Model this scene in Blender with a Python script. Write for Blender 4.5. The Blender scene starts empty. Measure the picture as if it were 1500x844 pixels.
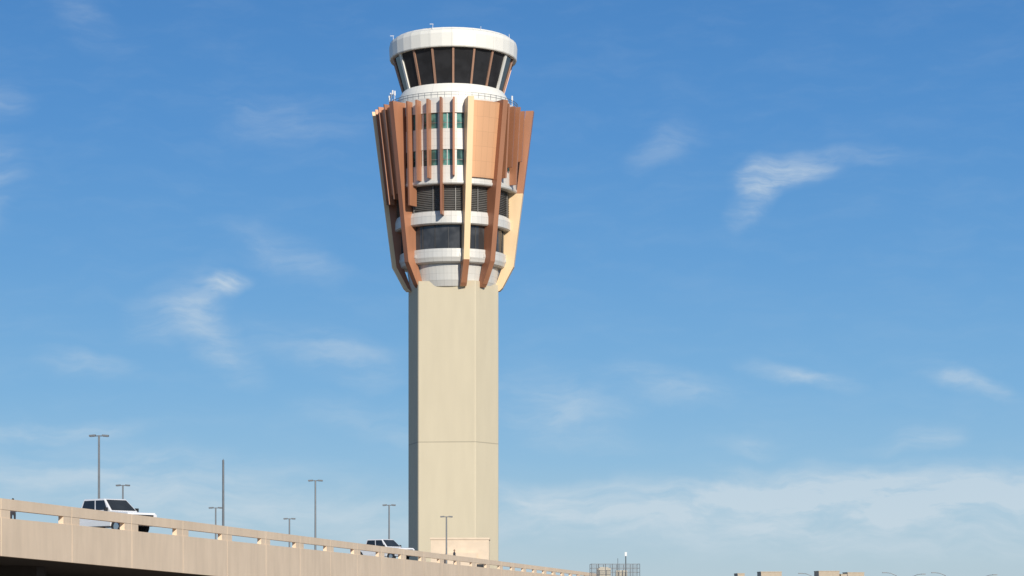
import bpy, bmesh, math, random
from mathutils import Vector, Matrix
random.seed(4)
S=bpy.context.scene
S.view_settings.view_transform='Standard'
S.view_settings.look='None'
S.view_settings.exposure=0
F=3208.0; ZC=5.0
def P(px,py,Y): return Vector(((px-750)/F*Y, Y, ZC+(870-py)/F*Y))

# ---------------------------------------------------------------- materials
def newmat(name):
    m=bpy.data.materials.new(name); m.use_nodes=True
    nt=m.node_tree; b=nt.nodes['Principled BSDF']
    return m,nt,b
def N(nt,t,**k):
    n=nt.nodes.new(t)
    for a,v in k.items(): setattr(n,a,v)
    return n
def mth(nt,op,a,b=None,c=None):
    n=nt.nodes.new('ShaderNodeMath'); n.operation=op
    for i,v in enumerate((a,b,c)):
        if v is None: continue
        if isinstance(v,(int,float)): n.inputs[i].default_value=v
        else: nt.links.new(v,n.inputs[i])
    return n.outputs[0]
def simple(name,col,rough=0.5,metal=0.0,var=0.08,scale=1.5,bump=0.0,stretch=(1,1,1)):
    m,nt,b=newmat(name)
    tc=N(nt,'ShaderNodeTexCoord'); mp=N(nt,'ShaderNodeMapping')
    mp.inputs['Scale'].default_value=stretch
    nt.links.new(tc.outputs['Object'],mp.inputs['Vector'])
    no=N(nt,'ShaderNodeTexNoise'); no.inputs['Scale'].default_value=scale; no.inputs['Detail'].default_value=6
    nt.links.new(mp.outputs[0],no.inputs['Vector'])
    mx=N(nt,'ShaderNodeMix',data_type='RGBA')
    mx.inputs['A'].default_value=(*[c*(1-var) for c in col],1)
    mx.inputs['B'].default_value=(*[min(1,c*(1+var)) for c in col],1)
    mr=N(nt,'ShaderNodeMapRange'); mr.inputs[1].default_value=.3; mr.inputs[2].default_value=.7
    nt.links.new(no.outputs['Fac'],mr.inputs[0]); nt.links.new(mr.outputs[0],mx.inputs['Factor'])
    nt.links.new(mx.outputs['Result'],b.inputs['Base Color'])
    b.inputs['Roughness'].default_value=rough; b.inputs['Metallic'].default_value=metal
    if bump:
        bp=N(nt,'ShaderNodeBump'); bp.inputs['Strength'].default_value=bump; bp.inputs['Distance'].default_value=.05
        nt.links.new(no.outputs['Fac'],bp.inputs['Height']); nt.links.new(bp.outputs[0],b.inputs['Normal'])
    return m
def seamed(name,col,rough,metal,nseg,zs,zoff=0.0,wa=0.025,wz=0.03,dark=.6,var=.06):
    # cladding with panel joints: radial joints every 360/nseg deg, level joints every zs metres
    m,nt,b=newmat(name)
    tc=N(nt,'ShaderNodeTexCoord'); sp=N(nt,'ShaderNodeSeparateXYZ'); nt.links.new(tc.outputs['Object'],sp.inputs[0])
    x,y,z=sp.outputs
    fac=None
    if nseg:
        a=mth(nt,'ARCTAN2',x,y); a=mth(nt,'MULTIPLY',a,nseg/(2*math.pi)); a=mth(nt,'ADD',a,100.0)
        fid=mth(nt,'FLOOR',a); fr=mth(nt,'FRACT',a)
        fac=mth(nt,'LESS_THAN',fr,wa)
    zz=mth(nt,'ADD',z,zoff); zz=mth(nt,'DIVIDE',zz,zs)
    zid=mth(nt,'FLOOR',zz); zf=mth(nt,'FRACT',zz); zl=mth(nt,'LESS_THAN',zf,wz/zs)
    fac=zl if fac is None else mth(nt,'MAXIMUM',fac,zl)
    cb=N(nt,'ShaderNodeCombineXYZ')
    if nseg: nt.links.new(fid,cb.inputs[0])
    nt.links.new(zid,cb.inputs[1])
    wn=N(nt,'ShaderNodeTexWhiteNoise'); nt.links.new(cb.outputs[0],wn.inputs['Vector'])
    mp=N(nt,'ShaderNodeMapping'); mp.inputs['Scale'].default_value=(1,1,.18)
    nt.links.new(tc.outputs['Object'],mp.inputs[0])
    no=N(nt,'ShaderNodeTexNoise'); no.inputs['Scale'].default_value=.7; no.inputs['Detail'].default_value=8
    nt.links.new(mp.outputs[0],no.inputs['Vector'])
    t=mth(nt,'MULTIPLY',wn.outputs['Value'],.45); t=mth(nt,'MULTIPLY_ADD',no.outputs['Fac'],.75,t)
    mx=N(nt,'ShaderNodeMix',data_type='RGBA')
    mx.inputs['A'].default_value=(*[c*(1-var) for c in col],1); mx.inputs['B'].default_value=(*[min(1,c*(1+var)) for c in col],1)
    nt.links.new(t,mx.inputs['Factor'])
    m2=N(nt,'ShaderNodeMix',data_type='RGBA'); m2.blend_type='MULTIPLY'
    m2.inputs['B'].default_value=(dark,dark,dark,1)
    nt.links.new(mx.outputs['Result'],m2.inputs['A']); nt.links.new(fac,m2.inputs['Factor'])
    nt.links.new(m2.outputs['Result'],b.inputs['Base Color'])
    b.inputs['Roughness'].default_value=rough; b.inputs['Metallic'].default_value=metal
    return m

M={}
M['shaft']=seamed('shaft_precast_concrete',(.60,.53,.385),.85,0,0,31.0,0.6,wz=.16,dark=.68,var=.09)
M['white']=seamed('white_metal_cladding',(.64,.63,.59),.45,0.1,36,1.15,wa=.03,wz=.04,dark=.72,var=.05)
M['cabwhite']=seamed('cab_white_cladding',(.80,.78,.71),.4,0.0,18,9.0,wa=.015,wz=.0,dark=.75,var=.03)
M['copper']=simple('copper_fin_paint',(.45,.205,.112),.42,.2,.12,.6,stretch=(1,1,.15))
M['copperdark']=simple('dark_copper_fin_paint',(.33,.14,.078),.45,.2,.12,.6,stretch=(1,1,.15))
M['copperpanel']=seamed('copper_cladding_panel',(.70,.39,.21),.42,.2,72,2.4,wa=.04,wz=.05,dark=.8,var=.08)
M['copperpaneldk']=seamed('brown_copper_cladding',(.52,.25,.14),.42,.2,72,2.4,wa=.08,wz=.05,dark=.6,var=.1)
M['gold']=simple('gold_fin_paint',(.84,.61,.36),.42,.1,.06,.6,stretch=(1,1,.15))
M['louvre']=simple('grey_louvre_metal',(.20,.195,.185),.5,.2,.12)
M['darkframe']=simple('dark_window_frame',(.07,.07,.07),.5,.2,.1)
M['frame']=simple('copper_mullion',(.42,.24,.16),.45,.2,.08)
M['grey']=simple('galvanised_steel',(.20,.21,.22),.45,.5,.1)
M['wht']=simple('white_paint',(.78,.78,.77),.4,0,.03)
def glass(name,c,rough=.06,var=.5):
    m,nt,b=newmat(name)
    tc=N(nt,'ShaderNodeTexCoord'); no=N(nt,'ShaderNodeTexNoise'); no.inputs['Scale'].default_value=.45; no.inputs['Detail'].default_value=3
    nt.links.new(tc.outputs['Object'],no.inputs['Vector'])
    mx=N(nt,'ShaderNodeMix',data_type='RGBA')
    mx.inputs['A'].default_value=(*[v*(1-var) for v in c],1); mx.inputs['B'].default_value=(*[v*(1+var) for v in c],1)
    mr=N(nt,'ShaderNodeMapRange'); mr.inputs[1].default_value=.4; mr.inputs[2].default_value=.6
    nt.links.new(no.outputs['Fac'],mr.inputs[0]); nt.links.new(mr.outputs[0],mx.inputs['Factor'])
    nt.links.new(mx.outputs['Result'],b.inputs['Base Color'])
    b.inputs['Roughness'].default_value=rough
    b.inputs['Specular IOR Level'].default_value=.5
    return m
M['cabglass']=glass('cab_tinted_glass',(.024,.025,.028),.06,.18)
M['glassdk']=glass('dark_office_glass',(.05,.05,.052),.12,.3)
M['teal']=glass('green_tinted_glass',(.08,.19,.165),.12,.6)

# ---------------------------------------------------------------- helpers
def empty(name,loc=(0,0,0),rz=0):
    e=bpy.data.objects.new(name,None); S.collection.objects.link(e); e.location=loc; e.rotation_euler=(0,0,rz); e.empty_display_size=.5
    return e
def mk(name,verts,faces,mats,parent=None,mi=None,smooth=False):
    me=bpy.data.meshes.new(name); me.from_pydata([tuple(v) for v in verts],[],faces)
    for m in (mats if isinstance(mats,(list,tuple)) else [mats]): me.materials.append(m)
    if mi: 
        for p,i in zip(me.polygons,mi): p.material_index=i
    bm=bmesh.new(); bm.from_mesh(me); bmesh.ops.recalc_face_normals(bm,faces=bm.faces); bm.to_mesh(me); bm.free()
    if smooth:
        for p in me.polygons: p.use_smooth=True
    o=bpy.data.objects.new(name,me); S.collection.objects.link(o)
    if parent: o.parent=parent
    return o
class Acc:
    def __init__(s): s.v=[]; s.f=[]; s.mi=[]
    def box(s,x0,x1,y0,y1,z0,z1,mi=0,T=None):
        b=len(s.v)
        for x,y,z in ((x0,y0,z0),(x1,y0,z0),(x1,y1,z0),(x0,y1,z0),(x0,y0,z1),(x1,y0,z1),(x1,y1,z1),(x0,y1,z1)):
            p=Vector((x,y,z)); s.v.append(T@p if T else p)
        for f in ((0,3,2,1),(4,5,6,7),(0,1,5,4),(1,2,6,5),(2,3,7,6),(3,0,4,7)): s.f.append(tuple(b+i for i in f)); s.mi.append(mi)
    def hexa(s,pts,mi=0):
        b=len(s.v); s.v+= [Vector(p) for p in pts]
        for f in ((0,3,2,1),(4,5,6,7),(0,1,5,4),(1,2,6,5),(2,3,7,6),(3,0,4,7)): s.f.append(tuple(b+i for i in f)); s.mi.append(mi)
    def cyl(s,a,b,r0,r1,n=10,mi=0):
        a=Vector(a); b=Vector(b); d=(b-a).normalized(); u=d.orthogonal().normalized(); w=d.cross(u); k=len(s.v)
        for c,r in ((a,r0),(b,r1)):
            for i in range(n):
                t=2*math.pi*i/n; s.v.append(c+u*math.cos(t)*r+w*math.sin(t)*r)
        for i in range(n):
            j=(i+1)%n; s.f.append((k+i,k+j,k+n+j,k+n+i)); s.mi.append(mi)
        s.f.append(tuple(k+i for i in range(n))); s.mi.append(mi)
        s.f.append(tuple(k+n+i for i in range(n))); s.mi.append(mi)
    def done(s,name,mats,parent=None,smooth=False): return mk(name,s.v,s.f,mats,parent,s.mi,smooth)
def lathe(name,prof,n,mat,parent,rot=0.0,t0=None,t1=None,smooth=False):
    v=[];f=[]; full=t0 is None
    cnt=n if full else n+1
    for r,z in prof:
        for i in range(cnt):
            t=rot+2*math.pi*i/n if full else t0+(t1-t0)*i/n
            v.append((r*math.sin(t),-r*math.cos(t),z))
    for k in range(len(prof)-1):
        for i in range(n):
            j=(i+1)%cnt if full else i+1
            f.append((k*cnt+i,k*cnt+j,(k+1)*cnt+j,(k+1)*cnt+i))
    return mk(name,v,f,mat,parent,smooth=smooth)

# ---------------------------------------------------------------- control tower
TD=374.0
tw=empty('air_traffic_control_tower',((664-750)/F*TD,TD,0))
z0=ZC
hexp=[(-5.75,-6.2),(3.9,-7.2),(7.75,-1.5),(5.75,6.2),(-3.9,7.2),(-7.75,1.5)]
def chamfer(pts,c):
    out=[];n=len(pts)
    for i in range(n):
        p=Vector(pts[i]);a=Vector(pts[i-1]);b=Vector(pts[(i+1)%n])
        out.append(p+(a-p).normalized()*c); out.append(p+(b-p).normalized()*c)
    return out
hp=chamfer(hexp,.14)
v=[];f=[]
for z in (0,57.5):
    for p in hp: v.append((p.x,p.y,z))
n=len(hp)
for i in range(n): f.append((i,(i+1)%n,n+(i+1)%n,n+i))
f.append(tuple(range(n))); f.append(tuple(range(n,2*n)))
mk('shaft',v,f,M['shaft'],tw)
def Z(h): return z0+h
lathe('soffit_cone',[(6.2,Z(51.4)),(7.1,Z(51.6)),(7.5,Z(52.6)),(7.85,Z(54.9)),(7.85,Z(55.3)),(8.6,Z(55.32)),(8.9,Z(55.5)),(9.15,Z(56.2)),(9.15,Z(57.6)),(8.7,Z(57.62))],72,M['white'],tw)
lathe('lower_glazing',[(8.8,Z(57.4)),(8.9,Z(61.8))],48,M['glassdk'],tw)
lathe('ledge_ring',[(8.7,Z(61.55)),(9.7,Z(61.56)),(9.95,Z(61.75)),(9.95,Z(63.0)),(9.7,Z(63.75)),(9.3,Z(63.77))],72,M['white'],tw)
pr=[]
zz=63.7
while zz<68.05:
    pr+= [(9.45,Z(zz)),(9.75,Z(zz+.06)),(9.45,Z(zz+.26))]; zz+=.3
lathe('louvre_band',pr,72,M['louvre'],tw)
lathe('mid_ledge',[(9.3,Z(68.0)),(10.9,Z(68.02)),(11.05,Z(68.2)),(11.05,Z(68.55)),(10.9,Z(68.6)),(10.9,Z(71.1)),(10.7,Z(71.12))],72,M['white'],tw)
lathe('office_glazing_low',[(10.72,Z(71.0)),(10.72,Z(73.9))],48,M['teal'],tw)
lathe('spandrel_band',[(10.7,Z(73.75)),(10.95,Z(73.76)),(11.0,Z(77.2)),(10.75,Z(77.22))],72,M['white'],tw)
lathe('office_glazing_high',[(10.76,Z(77.1)),(10.76,Z(80.0))],48,M['teal'],tw)
lathe('roof_deck_parapet',[(10.8,Z(79.8)),(11.1,Z(79.82)),(11.15,Z(82.3)),(10.95,Z(82.35)),(10.9,Z(81.7)),(0,Z(81.7))],72,M['white'],tw)
a=Acc()
for i in range(48):
    t=2*math.pi*(i+.5)/48; T=Matrix.Rotation(t,4,'Z')
    for zz0,zz1,r in ((71.1,73.78,10.74),(77.2,79.85,10.78)):
        w=.06 if i%2 else .16
        a.box(-w,w,-r-.08,-r+.1,Z(zz0),Z(zz1),0,T)
        a.box(-.72,.72,-r-.03,-r+.05,Z(zz0+.95),Z(zz0+1.03),1,T)
    if i%2: a.box(-.05,.05,-8.96,-8.8,Z(57.6),Z(61.58),2,T)
    if i%3==0: a.box(-.07,.07,-9.8,-9.5,Z(63.75),Z(68.02),1,T)
a.done('window_mullions',[M['white'],M['louvre'],M['darkframe']],tw)
a=Acc()
for i in range(60):
    t=2*math.pi*i/60; T=Matrix.Rotation(t,4,'Z')
    a.box(-.03,.03,-11.05,-10.99,Z(82.3),Z(83.25),0,T)
a.done('deck_rail_posts',[M['grey']],tw)
for h in (82.8,83.2):
    lathe('deck_rail',[(10.98,Z(h)),(11.06,Z(h)),(11.06,Z(h+.06)),(10.98,Z(h+.06)),(10.98,Z(h))],60,M['grey'],tw)
NC=18; r0=math.radians(1.5)
lathe('cab_base_drum',[(9.6,Z(81.6)),(9.55,Z(83.6)),(9.3,Z(84.3)),(8.75,Z(85.2)),(8.5,Z(85.25))],72,M['cabwhite'],tw,smooth=False)
lathe('cab_glazing',[(8.55,Z(85.2)),(10.25,Z(91.1))],NC,M['cabglass'],tw,rot=r0)
lathe('cab_roof',[(10.1,Z(90.9)),(10.75,Z(90.85)),(10.85,Z(91.0)),(10.95,Z(93.1)),(10.8,Z(93.65)),(10.3,Z(93.95)),(10.1,Z(94.2)),(9.6,Z(94.25)),(9.5,Z(93.9)),(0,Z(94.0))],36,M['cabwhite'],tw,rot=r0)
a=Acc()
for i in range(NC):
    t=r0+2*math.pi*i/NC
    T=Matrix.Rotation(t,4,'Z')
    th=(math.degrees(t)+180)%360-180
    wide=abs(abs(th)-62)<11 or abs(abs(th)-118)<12
    w=.17 if not wide else .28
    mi=0 if not wide else 1
    pts=[T@Vector(p) for p in ((-w,-8.72,Z(85.15)),(w,-8.72,Z(85.15)),(w,-8.4,Z(85.15)),(-w,-8.4,Z(85.15)),(-w,-10.42,Z(90.95)),(w,-10.42,Z(90.95)),(w,-10.1,Z(90.95)),(-w,-10.1,Z(90.95)))]
    a.hexa(pts,mi)
a.done('cab_mullions',[M['frame'],M['cabwhite']],tw)
a=Acc()
def at(th,r,h0,h1,rad=.05,mi=0):
    t=math.radians(th); x=r*math.sin(t); y=-r*math.cos(t)
    a.cyl((x,y,Z(h0)),(x,y,Z(h1)),rad,rad*.6,6,mi); return x,y
for th,h in ((-80,94.5),(28,94.6),(68,94.6),(-130,95)):
    x,y=at(th,10.3,93.8,h)
for th,h in ((-70,94.3),(-17,94.6)):
    x,y=at(th,10.7,93.2,h,.05); a.box(x-.5,x+.1,y-.05,y+.05,Z(h),Z(h+.08))
for th,h in ((-62,84.7),(-67,85.0),(-73,84.8),(-80,84.6),(66,84)):
    x,y=at(th,11.0,82.2,h,.07); a.cyl((x,y,Z(h-.8)),(x,y,Z(h)),.14,.14,6)
a.cyl((0,0,Z(94)),(0,0,Z(94.3)),1.2,1.0,12)
a.done('antennas',[M['wht']],tw)

# fins: levels (z, outer r, inner r); flange = outer strip in the edge material
def blade(name,th,levels,t,side,edge,flange=0,foot=None,upper=None):
    T=Matrix.Rotation(math.radians(th),4,'Z'); v=[];f=[];mi=[]
    for lv in levels:
        z,ro,ri=lv[:3]; rm=ro-flange if flange else ro-.02
        for x,y in ((-t/2,-ri),(-t/2,-rm),(-t/2,-ro),(t/2,-ro),(t/2,-rm),(t/2,-ri)): v.append(T@Vector((x,y,Z(z))))
    n=len(levels)
    for k in range(n-1):
        b=6*k;c=b+6
        zm=(levels[k][0]+levels[k+1][0])/2
        s,e=0,1
        if foot and zm<foot: s,e=2,2
        if upper and zm>upper: s,e=2,2
        f+=[(b+i,b+(i+1)%6,c+(i+1)%6,c+i) for i in range(6)]; mi+=[s,e if flange else s,e,e if flange else s,s,s]
    f+=[tuple(range(6)),tuple(6*(n-1)+i for i in range(6))]; mi+=[0,1]
    return mk(name,v,f,[side,edge,M['copper']],tw,mi)
def RO(z): return 13.85-(82-z)*(13.85-10.45)/(82-55.6)
big=[(82.0,RO(82),11.0),(68.5,RO(68.5),10.9),(68,RO(68),9.5),(61,RO(61),8.8),(55.6,RO(55.6),8.5),(55.0,10.1,8.3),(52.0,8.5,7.2),(51.5,8.0,7.2)]
slimtop=[(82.0,RO(82),12.5),(68.5,RO(68.5),11.0)]+big[2:]
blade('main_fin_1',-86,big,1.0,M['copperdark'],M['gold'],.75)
blade('main_fin_2',-47,big,1.0,M['copper'],M['copperdark'])
blade('main_fin_3',13.8,big,1.0,M['gold'],M['gold'],0,foot=55.8)
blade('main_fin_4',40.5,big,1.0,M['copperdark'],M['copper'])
blade('main_fin_5',83,slimtop,1.2,M['gold'],M['gold'],0,upper=66)
for i,th in enumerate((130,175,-135)): blade('main_fin_%d'%(6+i),th,big,1.0,M['copper'],M['gold'],.75)
def thin(name,th,zt,zb,side='copper',edge='copper',t=.34):
    q=lambda z: (12.45 if th<45 else 12.9)-(82-z)*(.035 if th<45 else .06)
    if zb<68: lv=[(zt,q(zt),10.9),(68.6,q(68.6),10.85),(68.0,q(68),10.0),(min(zb,67.9),q(zb),10.0)]
    else: lv=[(zt,q(zt),10.9),(zb,q(zb),10.9)]
    blade(name,th,lv,t,M[side],M[edge])
for i,(th,zb,zt) in enumerate(((-37,64.7,81.9),(-28.2,68.6,81.9),(-18.8,68.9,81.9),(-8.2,62.9,82.1),(1.9,69.3,82.1),(48,69.5,81.8),(55,71.5,81.6),(62.5,68.8,81.8),(71,73,81.5),(100,68,81.5),(110,66,81.5),(120,69,81.5),(142,68,81),(152,66,81),(163,68,81),(190,68,81),(202,68,81))):
    thin('slim_fin_%d'%i,th,zt,zb,'copper','copper' if i%3 else 'copperdark')
def panel(name,a0,a1,zt,zb,mat,off=.9,n=14):
    return lathe(name,[(10.9,Z(zt)),(RO(zt)-off,Z(zt)),(RO(zb)-off,Z(zb)),(10.9,Z(zb))],n,mat,tw,t0=math.radians(a0),t1=math.radians(a1))
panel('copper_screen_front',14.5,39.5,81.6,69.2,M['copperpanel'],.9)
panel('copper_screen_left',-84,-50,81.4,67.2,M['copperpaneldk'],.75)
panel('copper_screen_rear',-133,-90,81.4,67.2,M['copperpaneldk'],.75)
for i,th in enumerate((-77,-68,-58)):
    blade('screen_rib_%d'%i,th,[(82,RO(82)-.35,12.4),(65.5+random.random()*2,RO(67)-.35,10.6)],.3,M['copper'],M['copper'])
a=Acc()
for th in (-86,-47,13.8,40.5,82,130,175,-135):
    T=Matrix.Rotation(math.radians(th),4,'Z')
    for zb in (62.2,56.3): a.box(-.9,.9,-9.9 if zb>60 else -9.2,-8.6,Z(zb),Z(zb+.5),0,T)
a.done('fin_brackets',[M['white']],tw)

# ---------------------------------------------------------------- base building
concl=simple('light_concrete',(.74,.60,.45),.85,0,.06,.8)
def building(name,X,Y,w,d,h,mat):
    e=empty(name,(X,Y,0)); a=Acc()
    a.box(-w/2,w/2,-d/2,d/2,0,h-.3)
    a.box(-w/2-.12,w/2+.12,-d/2-.12,d/2+.12,h-.3,h)
    a.done('walls',[mat],e)
    b=Acc(); 
    k=max(2,int(w/3))
    nst=max(1,int((h-1)/3.5))
    for s in range(nst):
        for i in range(k):
            x=-w/2+w*(i+.5)/k; z=1.2+s*3.5
            if z+1.6>h-2.6 and name=='stair_building': continue
            b.box(x-.7,x+.7,-d/2-.03,-d/2+.05,z,z+1.4,0)
            b.box(x-.8,x+.8,-d/2-.08,-d/2-.001,z-.12,z-.002,1)
    b.done('windows',[M['glassdk'],mat],e)
    return e
p=P(674,788,340)
e=building('stair_building',p.x,342,9.0,7,p.z,concl)
a=Acc(); a.box(-2.2,2.6,-4.2,-3.65,0,p.z-2.4); a.done('porch',[concl],e)

# ---------------------------------------------------------------- elevated road
def ip(tab,y):
    if y<=tab[0][0]: return tab[0][1]
    for (a0,b0),(a1,b1) in zip(tab,tab[1:]):
        if y<=a1: return b0+(b1-b0)*(y-a0)/(a1-a0)
    return tab[-1][1]
TOP=[(60,9.6),(103,9.5),(131,9.4),(179.5,9.14),(223,8.93),(290,8.62),(351,8.3),(430,7.5)]
BOT=[(60,7.3),(103,6.78),(129,6.3),(145,6.0),(430,3.5)]
top_=lambda y: ip(TOP,y); bot_=lambda y: ip(BOT,y)
L=Vector((-.9889,.1483))
def st(Y,o,z): return Vector((-39.5+.15*Y+L.x*o, Y+L.y*o, z))
def seg(a,Ya,Yb,o0,o1,f0,f1,mi=0):
    a.hexa([st(Ya,o0,f0(Ya)),st(Yb,o0,f0(Yb)),st(Yb,o1,f0(Yb)),st(Ya,o1,f0(Ya)),st(Ya,o0,f1(Ya)),st(Yb,o0,f1(Yb)),st(Yb,o1,f1(Yb)),st(Ya,o1,f1(Ya))],mi)
def concrete(name,col):
    m,nt,b=newmat(name)
    tc=N(nt,'ShaderNodeTexCoord')
    mp=N(nt,'ShaderNodeMapping'); mp.inputs['Scale'].default_value=(.5,.5,.12) ; nt.links.new(tc.outputs['Object'],mp.inputs[0])
    n1=N(nt,'ShaderNodeTexNoise'); n1.inputs['Scale'].default_value=3; n1.inputs['Detail'].default_value=8; nt.links.new(mp.outputs[0],n1.inputs['Vector'])
    n2=N(nt,'ShaderNodeTexNoise'); n2.inputs['Scale'].default_value=.25; n2.inputs['Detail'].default_value=4; nt.links.new(tc.outputs['Object'],n2.inputs['Vector'])
    t=mth(nt,'ADD',n1.outputs['Fac'],n2.outputs['Fac']); mr=N(nt,'ShaderNodeMapRange'); mr.inputs[1].default_value=.7; mr.inputs[2].default_value=1.3; nt.links.new(t,mr.inputs[0])
    mx=N(nt,'ShaderNodeMix',data_type='RGBA'); mx.inputs['A'].default_value=(*[c*.92 for c in col],1); mx.inputs['B'].default_value=(*[c*1.07 for c in col],1)
    nt.links.new(mr.outputs[0],mx.inputs['Factor']); nt.links.new(mx.outputs['Result'],b.inputs['Base Color']); b.inputs['Roughness'].default_value=.88
    bp=N(nt,'ShaderNodeBump'); bp.inputs['Strength'].default_value=.2; bp.inputs['Distance'].default_value=.03; nt.links.new(n1.outputs['Fac'],bp.inputs['Height']); nt.links.new(bp.outputs[0],b.inputs['Normal'])
    return m
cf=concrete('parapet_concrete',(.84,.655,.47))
cd=concrete('shade_dark_concrete',(.10,.085,.075))  # near-black base colour paints in the shade under the deck
asph=simple('asphalt',(.05,.05,.052),.9,0,.15,2,.3)
br=empty('elevated_road')
ap=Acc(); ad=Acc(); aj=Acc(); g=.03
DK=.92
k=-5; Y0=93.5
while Y0+9.5*k<425:
    ya=Y0+9.5*k+g; yb=Y0+9.5*(k+1)-g; k+=1
    seg(ap,ya,yb,-.02,.3,lambda y:top_(y)-.52,lambda y:top_(y))
    for s0,s1 in ((ya,ya+1.15),(yb-1.15,yb)):
        seg(ap,s0,s1,0,.27,lambda y:top_(y)-.92,lambda y:top_(y)-.521)
    seg(ap,ya,yb,-.03,.3,lambda y:bot_(y)+.003,lambda y:top_(y)-.921)
    seg(aj,yb+.002,yb+2*g-.002,.03,.28,lambda y:bot_(y)+.02,lambda y:top_(y)-.03)
    seg(ap,ya,yb,11.9,12.2,lambda y:bot_(y)+.003,lambda y:top_(y)-.6)
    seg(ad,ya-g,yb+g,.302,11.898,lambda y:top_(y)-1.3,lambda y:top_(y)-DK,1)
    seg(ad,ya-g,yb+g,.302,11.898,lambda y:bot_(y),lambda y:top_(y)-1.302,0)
ap.done('parapet_panels',[cf],br)
aj.done('joint_sealant',[cd],br)
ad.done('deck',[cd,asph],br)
a=Acc()
for o0,o1 in ((.8,.95),(5.95,6.08),(11.2,11.35)):
    y=60
    while y<420:
        yb=y+(9.5 if o0!=5.95 else 3)
        seg(a,y,yb,o0,o1,lambda y:top_(y)-DK+.002,lambda y:top_(y)-DK+.006); y+=9.5
a.done('lane_markings',[M['wht']],br)
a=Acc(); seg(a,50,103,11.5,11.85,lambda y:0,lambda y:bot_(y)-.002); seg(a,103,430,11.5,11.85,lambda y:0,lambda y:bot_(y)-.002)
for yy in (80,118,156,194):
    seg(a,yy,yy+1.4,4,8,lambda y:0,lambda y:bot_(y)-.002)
a.done('abutment_wall_and_piers',[cd],br)  # wall and piers darkened by colour to read as shaded

# ---------------------------------------------------------------- pickup trucks
paint=simple('white_car_paint',(.82,.82,.82),.25,0,.02); paint.node_tree.nodes['Principled BSDF'].inputs['Coat Weight'].default_value=.6
cglass=glass('car_glass',(.03,.035,.04),.05,.3); tyre=simple('tyre_rubber',(.03,.03,.03),.8); chrome=simple('chrome',(.55,.55,.55),.2,1)
blk=simple('black_trim',(.02,.02,.02),.5); red=simple('tail_lamp',(.35,.02,.02),.3); lamp_=simple('headlamp_lens',(.7,.7,.72),.15)
def pickup(loc,rz):
    e=empty('pickup_truck',loc,rz)
    pts=[(2.9,.45),(2.92,.95),(2.82,1.14),(1.35,1.24),(-1.35,1.24),(-1.35,1.30),(-2.85,1.30),(-2.9,.55)]
    def arch(cx):
        return [(cx-.48*math.cos(math.pi*i/8),.42+.48*math.sin(math.pi*i/8)) for i in range(9)]
    pts=pts+[(-2.9,.42)]+arch(-1.85)+arch(1.9)+[(2.9,.42)]
    n=len(pts)
    v=[(x,-.98+(.05 if z>1.1 else 0),z) for x,z in pts]+[(x,.98-(.05 if z>1.1 else 0),z) for x,z in pts]
    f=[tuple(range(n)),tuple(range(n,2*n))]+[(i,(i+1)%n,n+(i+1)%n,n+i) for i in range(n)]
    o=mk('body',v,f,paint,e); m=o.modifiers.new('b','BEVEL'); m.width=.04; m.segments=2; m.limit_method='ANGLE'
    bz,tz=1.22,1.93
    B=[(1.42,-.92),(1.42,.92),(-1.32,.92),(-1.32,-.92)]; Tt=[(.62,-.74),(.62,.74),(-1.12,.74),(-1.12,-.74)]
    v=[(x,y,bz) for x,y in B]+[(x,y,tz) for x,y in Tt]
    o=mk('cab',v,[(0,1,5,4),(1,2,6,5),(2,3,7,6),(3,0,4,7),(4,5,6,7),(0,1,2,3)],paint,e); m=o.modifiers.new('b','BEVEL'); m.width=.05; m.segments=3
    a=Acc()
    def pane(i,j,u0,u1,w0,w1,mi=0):
        p0=Vector((*B[i],bz));p1=Vector((*B[j],bz));q0=Vector((*Tt[i],tz));q1=Vector((*Tt[j],tz))
        nrm=(p1-p0).cross(q0-p0).normalized(); c=(p0+p1+q0+q1)/4
        if nrm.dot(c-Vector((0,0,c.z)))<0: nrm=-nrm
        def q(u,w): return (p0.lerp(p1,u)).lerp(q0.lerp(q1,u),w)
        o4=[q(u0[0],w0),q(u1[0],w0),q(u1[1],w1),q(u0[1],w1)]
        a.hexa([x-nrm*.02 for x in o4]+[x+nrm*.012 for x in o4],mi)
    pane(0,1,(.05,.06),(.95,.94),.08,.9)
    pane(2,3,(.12,.12),(.88,.88),.3,.86)
    for i,j,fl in ((1,2,False),(3,0,True)):
        r=[((.10,.04),(.46,.42)),((.50,.47),(.93,.93))]
        for u0,u1 in r:
            if fl: u0,u1=(1-u1[0],1-u1[1]),(1-u0[0],1-u0[1])
            pane(i,j,u0,u1,.12,.86)
    a.done('windows',[cglass],e)
    a=Acc()
    a.box(2.9,2.95,-.7,.7,.68,1.02,0); a.box(2.88,3.0,-.96,.96,.44,.62,1)
    for s in (-1,1):
        y0,y1=sorted((s*.72,s*.94)); a.box(2.86,2.94,y0,y1,.78,1.04,2)
        a.box(-2.93,-2.86,*sorted((s*.8,s*.95)),.8,1.2,3)
        a.box(1.1,1.2,*sorted((s*.95,s*1.14)),1.25,1.43,0)
        for x in (.55,-.55): a.box(x-.1,x+.1,*sorted((s*.97,s*1.0)),1.08,1.12,1)
    a.box(-2.98,-2.88,-.95,.95,.45,.6,1)
    a.box(-2.75,-1.45,-.82,.82,1.301,1.306,0)
    a.done('trim',[blk,chrome,lamp_,red],e)
    a=Acc()
    for x in (-1.85,1.9):
        for s in (-1,1):
            a.cyl((x,s*.72,.4),(x,s*.97,.4),.4,.4,24,0); a.cyl((x,s*.965,.4),(x,s*.985,.4),.24,.2,12,1)
    a.done('wheels',[tyre,chrome],e)
    e.scale=(1.1,1.1,1.1)
    return e
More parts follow.
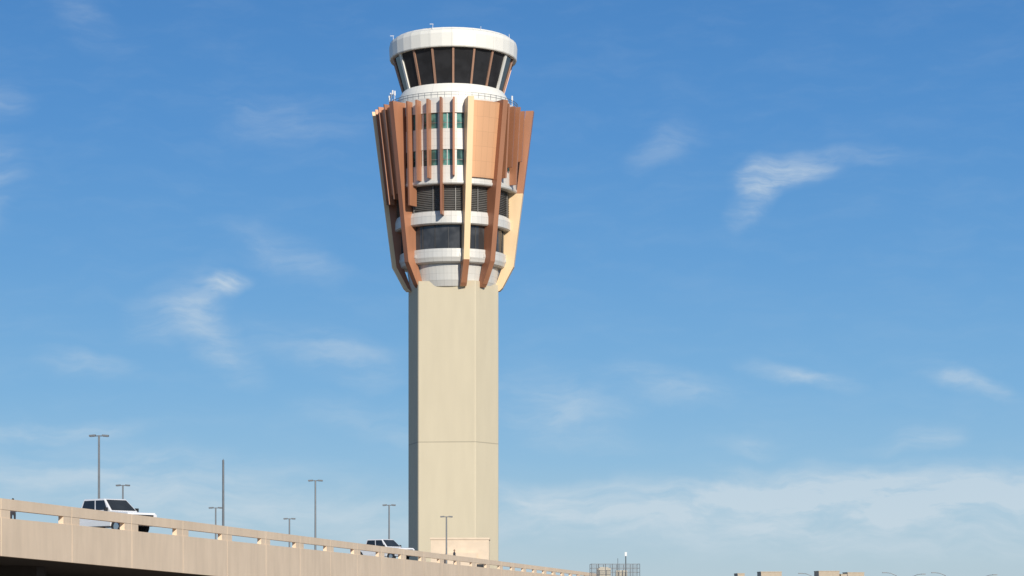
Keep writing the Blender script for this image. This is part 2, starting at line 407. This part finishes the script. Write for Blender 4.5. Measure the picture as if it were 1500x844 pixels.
def on_deck(px,o):
    k=(px-750)/F
    Y=(-39.5+L.x*o-k*L.y*o)/(k-.15)
    q=st(Y,o,0); return Vector((q.x,q.y,top_(Y)-DK+.006))
pickup(on_deck(158,3.9),math.radians(-41))
pickup(on_deck(560,4.2),math.radians(-40))

# ---------------------------------------------------------------- people
def person(name,loc,rz,shirt,pants,hair):
    e=empty(name,loc,rz)
    J=[((0,0,.95),.14,-1),((0,0,1.15),.13,0),((0,0,1.36),.16,1),((0,0,1.48),.07,2),((0,0.01,1.54),.055,3),
       ((-.17,0,1.40),.075,2),((-.24,.0,1.14),.05,5),((-.2,-.14,.95),.04,6),((.17,0,1.40),.075,2),((.24,0,1.14),.05,8),((.2,-.14,.95),.04,9),
       ((-.1,0,.86),.1,0),((-.11,-.03,.48),.07,11),((-.11,.02,.08),.05,12),((-.12,-.14,.04),.045,13),
       ((.1,0,.86),.1,0),((.11,.03,.48),.07,15),((.11,.08,.08),.05,16),((.12,-.08,.04),.045,17)]
    me=bpy.data.meshes.new('figure'); me.from_pydata([j[0] for j in J],[(j[2],i) for i,j in enumerate(J) if j[2]>=0],[])
    o=bpy.data.objects.new('figure',me); S.collection.objects.link(o); o.parent=e
    sk=o.modifiers.new('s','SKIN')
    for i,j in enumerate(J):
        me.skin_vertices[0].data[i].radius=(j[1],j[1]*.8)
    me.skin_vertices[0].data[0].use_root=True
    o.modifiers.new('ss','SUBSURF').levels=1; o.modifiers['ss'].render_levels=2
    m,nt,b=newmat(name+'_clothes'); tc=N(nt,'ShaderNodeTexCoord'); sp=N(nt,'ShaderNodeSeparateXYZ'); nt.links.new(tc.outputs['Object'],sp.inputs[0])
    g=mth(nt,'GREATER_THAN',sp.outputs[2],.95); mx=N(nt,'ShaderNodeMix',data_type='RGBA'); mx.inputs['A'].default_value=(*pants,1); mx.inputs['B'].default_value=(*shirt,1)
    nt.links.new(g,mx.inputs['Factor']); nt.links.new(mx.outputs['Result'],b.inputs['Base Color']); b.inputs['Roughness'].default_value=.9
    me.materials.append(m)
    skin=simple(name+'_skin',(.40,.24,.16),.6); hm=simple(name+'_hair',hair,.7)
    bm=bmesh.new(); bmesh.ops.create_uvsphere(bm,u_segments=16,v_segments=12,radius=.1)
    for vv in bm.verts:
        vv.co.x*=.78; vv.co.z*=1.18; vv.co.y*=.95
    for sx in (-.075,.075): bmesh.ops.create_uvsphere(bm,u_segments=6,v_segments=5,radius=.022,matrix=Matrix.Translation((sx,0,0)))
    bmesh.ops.create_cone(bm,segments=5,radius1=.018,radius2=.006,depth=.04,matrix=Matrix.Translation((0,-.1,-.01))@Matrix.Rotation(math.radians(70),4,'X'))
    mh=bpy.data.meshes.new('head'); bm.to_mesh(mh); bm.free(); mh.materials.append(skin); mh.materials.append(hm)
    for p in mh.polygons:
        c=p.center
        if c.z>.045 or (c.y>.0 and c.z>-.05): p.material_index=1
    ho=bpy.data.objects.new('head',mh); S.collection.objects.link(ho); ho.parent=e; ho.location=(0,-.01,1.64)
    return e
person('pedestrian',on_deck(665.5,1.6),math.radians(70),(.05,.05,.06),(.04,.045,.07),(.02,.015,.01))
person('pedestrian',on_deck(19,5.0),math.radians(200),(.06,.06,.08),(.04,.04,.05),(.02,.015,.01)).scale=(.92,.92,.92)

# ---------------------------------------------------------------- lamps
def lot_lamp(px,py,Y,hw):
    p=P(px,py,Y); e=empty('parking_lot_lamp',(p.x,Y,0)); h=p.z; a=Acc()
    a.cyl((0,0,0),(0,0,.8),.3,.3,12,1); a.cyl((0,0,.8),(0,0,h-.05),.16,.10,10)
    w=hw/F*Y
    a.cyl((-w*.5,0,h-.12),(w*.5,0,h-.12),.05,.05,8)
    for s in (-1,1):
        T=Matrix.Translation((s*w*.68,0,h-.08))@Matrix.Rotation(math.radians(4*s),4,'Y')
        a.box(-w*.34,w*.34,-.22,.22,-.1,.08,0,T)
        a.box(-w*.26,w*.26,-.16,.16,-.13,-.101,2,T)
    a.done('pole_and_heads',[M['grey'],concl,lamp_],e)
for q in ((145,637,229,14),(180,710,290,10),(316,743,320,10),(424,759,325,8.5),(462,703,290,10.5),(570,739,310,9.5),(654,756,322,9)): lot_lamp(*q)
p=P(327,674,260); e=empty('utility_pole',(p.x,260,0)); a=Acc(); a.cyl((0,0,0),(0,0,p.z),.18,.12,12); a.cyl((0,0,p.z),(0,0,p.z+.15),.05,.02,6); a.done('pole',[M['grey']],e)

# ---------------------------------------------------------------- right side roof plant + distant buildings
tan=simple('tan_stucco',(.50,.42,.32),.9,0,.06)
p=P(902,846,300); e=building('equipment_building',p.x,303.5,6.8,7,p.z,tan)
a=Acc(); h=p.z; ht=P(0,826,300).z
for i in range(8):
    x=-3.3+6.6*i/7
    for y in (-3.3,3.3): a.cyl((x,y,h),(x,y,ht),.04,.04,6)
for j in range(4):
    z=h+.15+(ht-h-.15)*j/3
    for y in (-3.3,3.3): a.box(-3.3,3.3,y-.02,y+.02,z-.02,z+.02)
    for x in (-3.3,3.3): a.box(x-.02,x+.02,-3.3,3.3,z-.02,z+.02)
for i in range(48):
    x=-3.3+6.6*i/47; a.box(x-.012,x+.012,-3.31,-3.29,h,ht); a.box(x-.012,x+.012,3.29,3.31,h,ht)
a.done('roof_fence',[M['grey']],e)
a=Acc(); a.box(-2.4,-.6,-1.5,1,h,h+1.3); a.box(.2,1.7,-1,1.4,h,h+1.0); a.box(-2.1,-.9,-1.2,.7,h+1.3,h+1.45); a.done('roof_units',[simple('hvac_metal',(.55,.50,.40),.6)],e)
a=Acc(); zt=P(0,808,300).z; a.cyl((1.45,-2,h),(1.45,-2,zt-.5),.08,.06,8,1); a.box(1.3,1.6,-2.15,-1.85,zt-.6,zt-.05); a.cyl((.35,-2,h),(.35,-2,zt-.9),.03,.03,6,1); a.done('mast_and_camera',[M['wht'],M['darkframe']],e)
for px0,px1,py,Y in ((1112,1142,837.5,900),(1196,1226,836.5,900),(1238,1262,838.5,930),(1078,1088,840,880),(1228,1237,841,900)):
    a0=P(px0,py,Y);a1=P(px1,py,Y); building('distant_building',(a0.x+a1.x)/2,Y,a1.x-a0.x,14,a0.z,tan)
def cobra(px,py,Y,s):
    p=P(px,py,Y); e=empty('street_lamp',(p.x,Y,0)); a=Acc(); h=p.z
    a.cyl((0,0,0),(0,0,h-.6),.14,.09,8); a.cyl((0,0,h-.6),(s*1.2,0,h-.1),.07,.06,8); a.cyl((s*1.2,0,h-.1),(s*2.2,0,h),.06,.06,8)
    a.box(min(s*2,s*2.9),max(s*2,s*2.9),-.2,.2,h-.1,h+.08); a.done('pole',[M['grey']],e)
for q in ((1190,840,450,-1),(1313,839,450,-1),(1336,841,470,1),(1385,839,450,-1),(1440,842,450,1)): cobra(*q)

# ---------------------------------------------------------------- ground
m,nt,b=newmat('desert_ground'); tc=N(nt,'ShaderNodeTexCoord'); no=N(nt,'ShaderNodeTexNoise'); no.inputs['Scale'].default_value=.02; no.inputs['Detail'].default_value=10
nt.links.new(tc.outputs['Object'],no.inputs['Vector']); cr=N(nt,'ShaderNodeValToRGB'); cr.color_ramp.elements[0].color=(.10,.09,.075,1); cr.color_ramp.elements[1].color=(.28,.22,.16,1); cr.color_ramp.elements[0].position=.35; cr.color_ramp.elements[1].position=.65
nt.links.new(no.outputs['Fac'],cr.inputs[0]); nt.links.new(cr.outputs[0],b.inputs['Base Color']); b.inputs['Roughness'].default_value=.95
mk('ground',[(-9000,-9000,0),(9000,-9000,0),(9000,9000,0),(-9000,9000,0)],[(0,1,2,3)],m)
a=Acc(); a.box(-14,26,-60,430,0.004,.006); rd=a.done('access_road',[asph])
a=Acc()
for i in range(60): a.box(5.9,6.05,-55+i*8,-52+i*8,.010,.012)
a.box(-13.4,-13.2,-60,430,.010,.012); a.box(25.2,25.4,-60,430,.010,.012)
a.done('road_markings',[M['wht']])

# ---------------------------------------------------------------- light
AZ=math.radians(22); EL=math.radians(24)
sd=Vector((math.sin(AZ)*math.cos(EL),-math.cos(AZ)*math.cos(EL),math.sin(EL)))
sl=bpy.data.lights.new('sun','SUN'); sl.energy=4.2; sl.angle=math.radians(.5); sl.color=(1,.93,.82)
so=bpy.data.objects.new('sun',sl); S.collection.objects.link(so); so.rotation_euler=(-sd).to_track_quat('-Z','Y').to_euler(); so.location=(50,-50,80)

w=bpy.data.worlds.new('World'); S.world=w; w.use_nodes=True; nt=w.node_tree; nt.nodes.clear()
w.cycles.sampling_method='MANUAL'; w.cycles.sample_map_resolution=256
out=N(nt,'ShaderNodeOutputWorld'); bg=N(nt,'ShaderNodeBackground'); bg.inputs['Strength'].default_value=.1; nt.links.new(bg.outputs[0],out.inputs[0])
sky=N(nt,'ShaderNodeTexSky',sky_type='NISHITA'); sky.sun_disc=False; sky.sun_elevation=EL; sky.sun_rotation=math.radians(158)
tc=N(nt,'ShaderNodeTexCoord'); sp=N(nt,'ShaderNodeSeparateXYZ'); nt.links.new(tc.outputs['Generated'],sp.inputs[0])
x,y,z=sp.outputs
az=mth(nt,'ARCTAN2',x,y)
hyp=mth(nt,'SQRT',mth(nt,'ADD',mth(nt,'MULTIPLY',x,x),mth(nt,'MULTIPLY',y,y)))
te=mth(nt,'DIVIDE',z,mth(nt,'MAXIMUM',hyp,.02))
u=mth(nt,'MULTIPLY_ADD',az,F/100,7.5); v_=mth(nt,'MULTIPLY_ADD',te,-F/100,8.7)
cb=N(nt,'ShaderNodeCombineXYZ'); nt.links.new(u,cb.inputs[0]); nt.links.new(v_,cb.inputs[1])
cr=N(nt,'ShaderNodeValToRGB'); r=cr.color_ramp
def s2l(c): return tuple(((v/255)/12.92 if v/255<.04045 else ((v/255+.055)/1.055)**2.4) for v in c)
stops=[(0.0,(186,205,215)),(.05,(178,203,217)),(.12,(160,196,219)),(.2,(139,186,221)),(.31,(119,174,219)),(.5,(98,158,213)),(.7,(82,144,206)),(.87,(73,134,198)),(1.0,(68,127,191))]
r.elements[0].position=0; r.elements[0].color=(*s2l(stops[0][1]),1)
r.elements[1].position=1; r.elements[1].color=(*s2l(stops[-1][1]),1)
for pz,c in stops[1:-1]:
    el=r.elements.new(pz); el.color=(*s2l(c),1)
nt.links.new(mth(nt,'DIVIDE',te,.30),cr.inputs[0])
sc=N(nt,'ShaderNodeVectorMath',operation='SCALE'); sc.inputs['Scale'].default_value=10; nt.links.new(cr.outputs[0],sc.inputs[0])
lowm=N(nt,'ShaderNodeMapRange'); lowm.inputs[1].default_value=.3; lowm.inputs[2].default_value=1.2; lowm.inputs[3].default_value=.94; lowm.inputs[4].default_value=.0; nt.links.new(te,lowm.inputs[0])
mxs=N(nt,'ShaderNodeMix',data_type='RGBA'); nt.links.new(lowm.outputs[0],mxs.inputs['Factor']); nt.links.new(sky.outputs[0],mxs.inputs['A']); nt.links.new(sc.outputs[0],mxs.inputs['B'])
wn=N(nt,'ShaderNodeTexNoise'); wn.inputs['Scale'].default_value=.9; wn.inputs['Detail'].default_value=4; nt.links.new(cb.outputs[0],wn.inputs['Vector'])
sb=N(nt,'ShaderNodeVectorMath',operation='SUBTRACT'); sb.inputs[1].default_value=(.5,.5,.5); nt.links.new(wn.outputs['Color'],sb.inputs[0])
sc2=N(nt,'ShaderNodeVectorMath',operation='MULTIPLY'); sc2.inputs[1].default_value=(1.0,.55,0); nt.links.new(sb.outputs[0],sc2.inputs[0])
wp=N(nt,'ShaderNodeVectorMath',operation='ADD'); nt.links.new(cb.outputs[0],wp.inputs[0]); nt.links.new(sc2.outputs[0],wp.inputs[1])
CL=[(10.95,2.85,.7,.36,-55,.9),(11.45,2.55,.9,.3,-12,.8),(12.8,2.4,1.0,.2,5,.25),(9.8,2.15,.8,.3,-30,.25),
(3.35,4.22,.5,.2,-18,.9),(2.7,4.6,.9,.5,-25,.5),(3.3,5.1,.9,.4,40,.5),(4.9,5.2,1.4,.4,15,.38),
(8.2,6.0,1.4,.6,10,.42),(12.3,7.3,6.0,.5,-2,1.3),(13.5,7.5,4.0,.4,0,.6),(12.5,7.9,6,.4,2,.6),(8.0,7.3,2,.3,0,.45),
(11.7,5.5,1.0,.17,10,.55),(14.0,5.65,.9,.2,18,.6),(9.9,5.7,1.4,.3,8,.35),(13.4,6.45,.7,.22,-10,.4),(11,6.55,.6,.2,0,.35),
(-.1,2.9,.6,.8,20,.4),(.7,6.35,1.8,.17,-3,.5),(1.3,5.4,.8,.2,5,.4),(4.2,3.75,1.1,.35,20,.28),(4.2,1.8,1.6,.5,10,.2),(1.3,.4,.8,.4,40,.2),(.1,1.7,.6,.3,0,.3),
(2,7.1,4.5,.6,2,.6),(5,7.7,6,.5,0,.5),(5.6,6.2,1.5,.3,15,.25)]
tot=None
for cx,cy,rx,ry,an,am in CL:
    mp=N(nt,'ShaderNodeMapping',vector_type='TEXTURE'); mp.inputs['Location'].default_value=(cx,cy,0); mp.inputs['Rotation'].default_value=(0,0,math.radians(an)); mp.inputs['Scale'].default_value=(rx*1.15,ry*1.25,1)
    nt.links.new(wp.outputs[0],mp.inputs[0])
    ln=N(nt,'ShaderNodeVectorMath',operation='LENGTH'); nt.links.new(mp.outputs[0],ln.inputs[0])
    mr=N(nt,'ShaderNodeMapRange',interpolation_type='SMOOTHSTEP'); mr.inputs[1].default_value=0; mr.inputs[2].default_value=1; mr.inputs[3].default_value=am; mr.inputs[4].default_value=0
    nt.links.new(ln.outputs['Value'],mr.inputs[0])
    tot=mr.outputs[0] if tot is None else mth(nt,'ADD',tot,mr.outputs[0])
def fib(rot,sx,sy,scale):
    mp=N(nt,'ShaderNodeMapping'); mp.inputs['Rotation'].default_value=(0,0,math.radians(rot)); mp.inputs['Scale'].default_value=(sx,sy,1); nt.links.new(wp.outputs[0],mp.inputs[0])
    no=N(nt,'ShaderNodeTexNoise'); no.inputs['Scale'].default_value=scale; no.inputs['Detail'].default_value=6; no.inputs['Roughness'].default_value=.6; nt.links.new(mp.outputs[0],no.inputs['Vector']); return no.outputs['Fac']
f1=fib(25,.5,1.8,1.6); f2=fib(-12,.35,2.0,1.3)
ff=mth(nt,'MULTIPLY_ADD',f2,.5,mth(nt,'MULTIPLY',f1,.5))
mr=N(nt,'ShaderNodeMapRange',interpolation_type='SMOOTHSTEP'); mr.inputs[1].default_value=.34; mr.inputs[2].default_value=.68; mr.inputs[3].default_value=.15; mr.inputs[4].default_value=1.25; nt.links.new(ff,mr.inputs[0])
fac=mth(nt,'MULTIPLY',tot,mr.outputs[0])
haze=N(nt,'ShaderNodeMapRange',interpolation_type='SMOOTHSTEP'); haze.inputs[1].default_value=.40; haze.inputs[2].default_value=.8; haze.inputs[3].default_value=0; haze.inputs[4].default_value=.06; nt.links.new(f1,haze.inputs[0])
fac=mth(nt,'ADD',fac,haze.outputs[0]); fac=mth(nt,'MINIMUM',fac,.85); fac=mth(nt,'MULTIPLY',fac,.8)
mc=N(nt,'ShaderNodeMix',data_type='RGBA'); mc.inputs['B'].default_value=(*[c*10 for c in s2l((206,219,228))],1)
nt.links.new(fac,mc.inputs['Factor']); nt.links.new(mxs.outputs['Result'],mc.inputs['A']); nt.links.new(mc.outputs['Result'],bg.inputs['Color'])

# ---------------------------------------------------------------- camera
cam=bpy.data.cameras.new('camera'); co=bpy.data.objects.new('camera',cam); S.collection.objects.link(co)
co.location=(0,0,ZC); co.rotation_euler=(math.radians(90),0,0); cam.sensor_width=36; cam.lens=36*F/1500; cam.shift_y=(870-422)/1500
cam.clip_end=20000; cam.clip_start=.5
S.camera=co
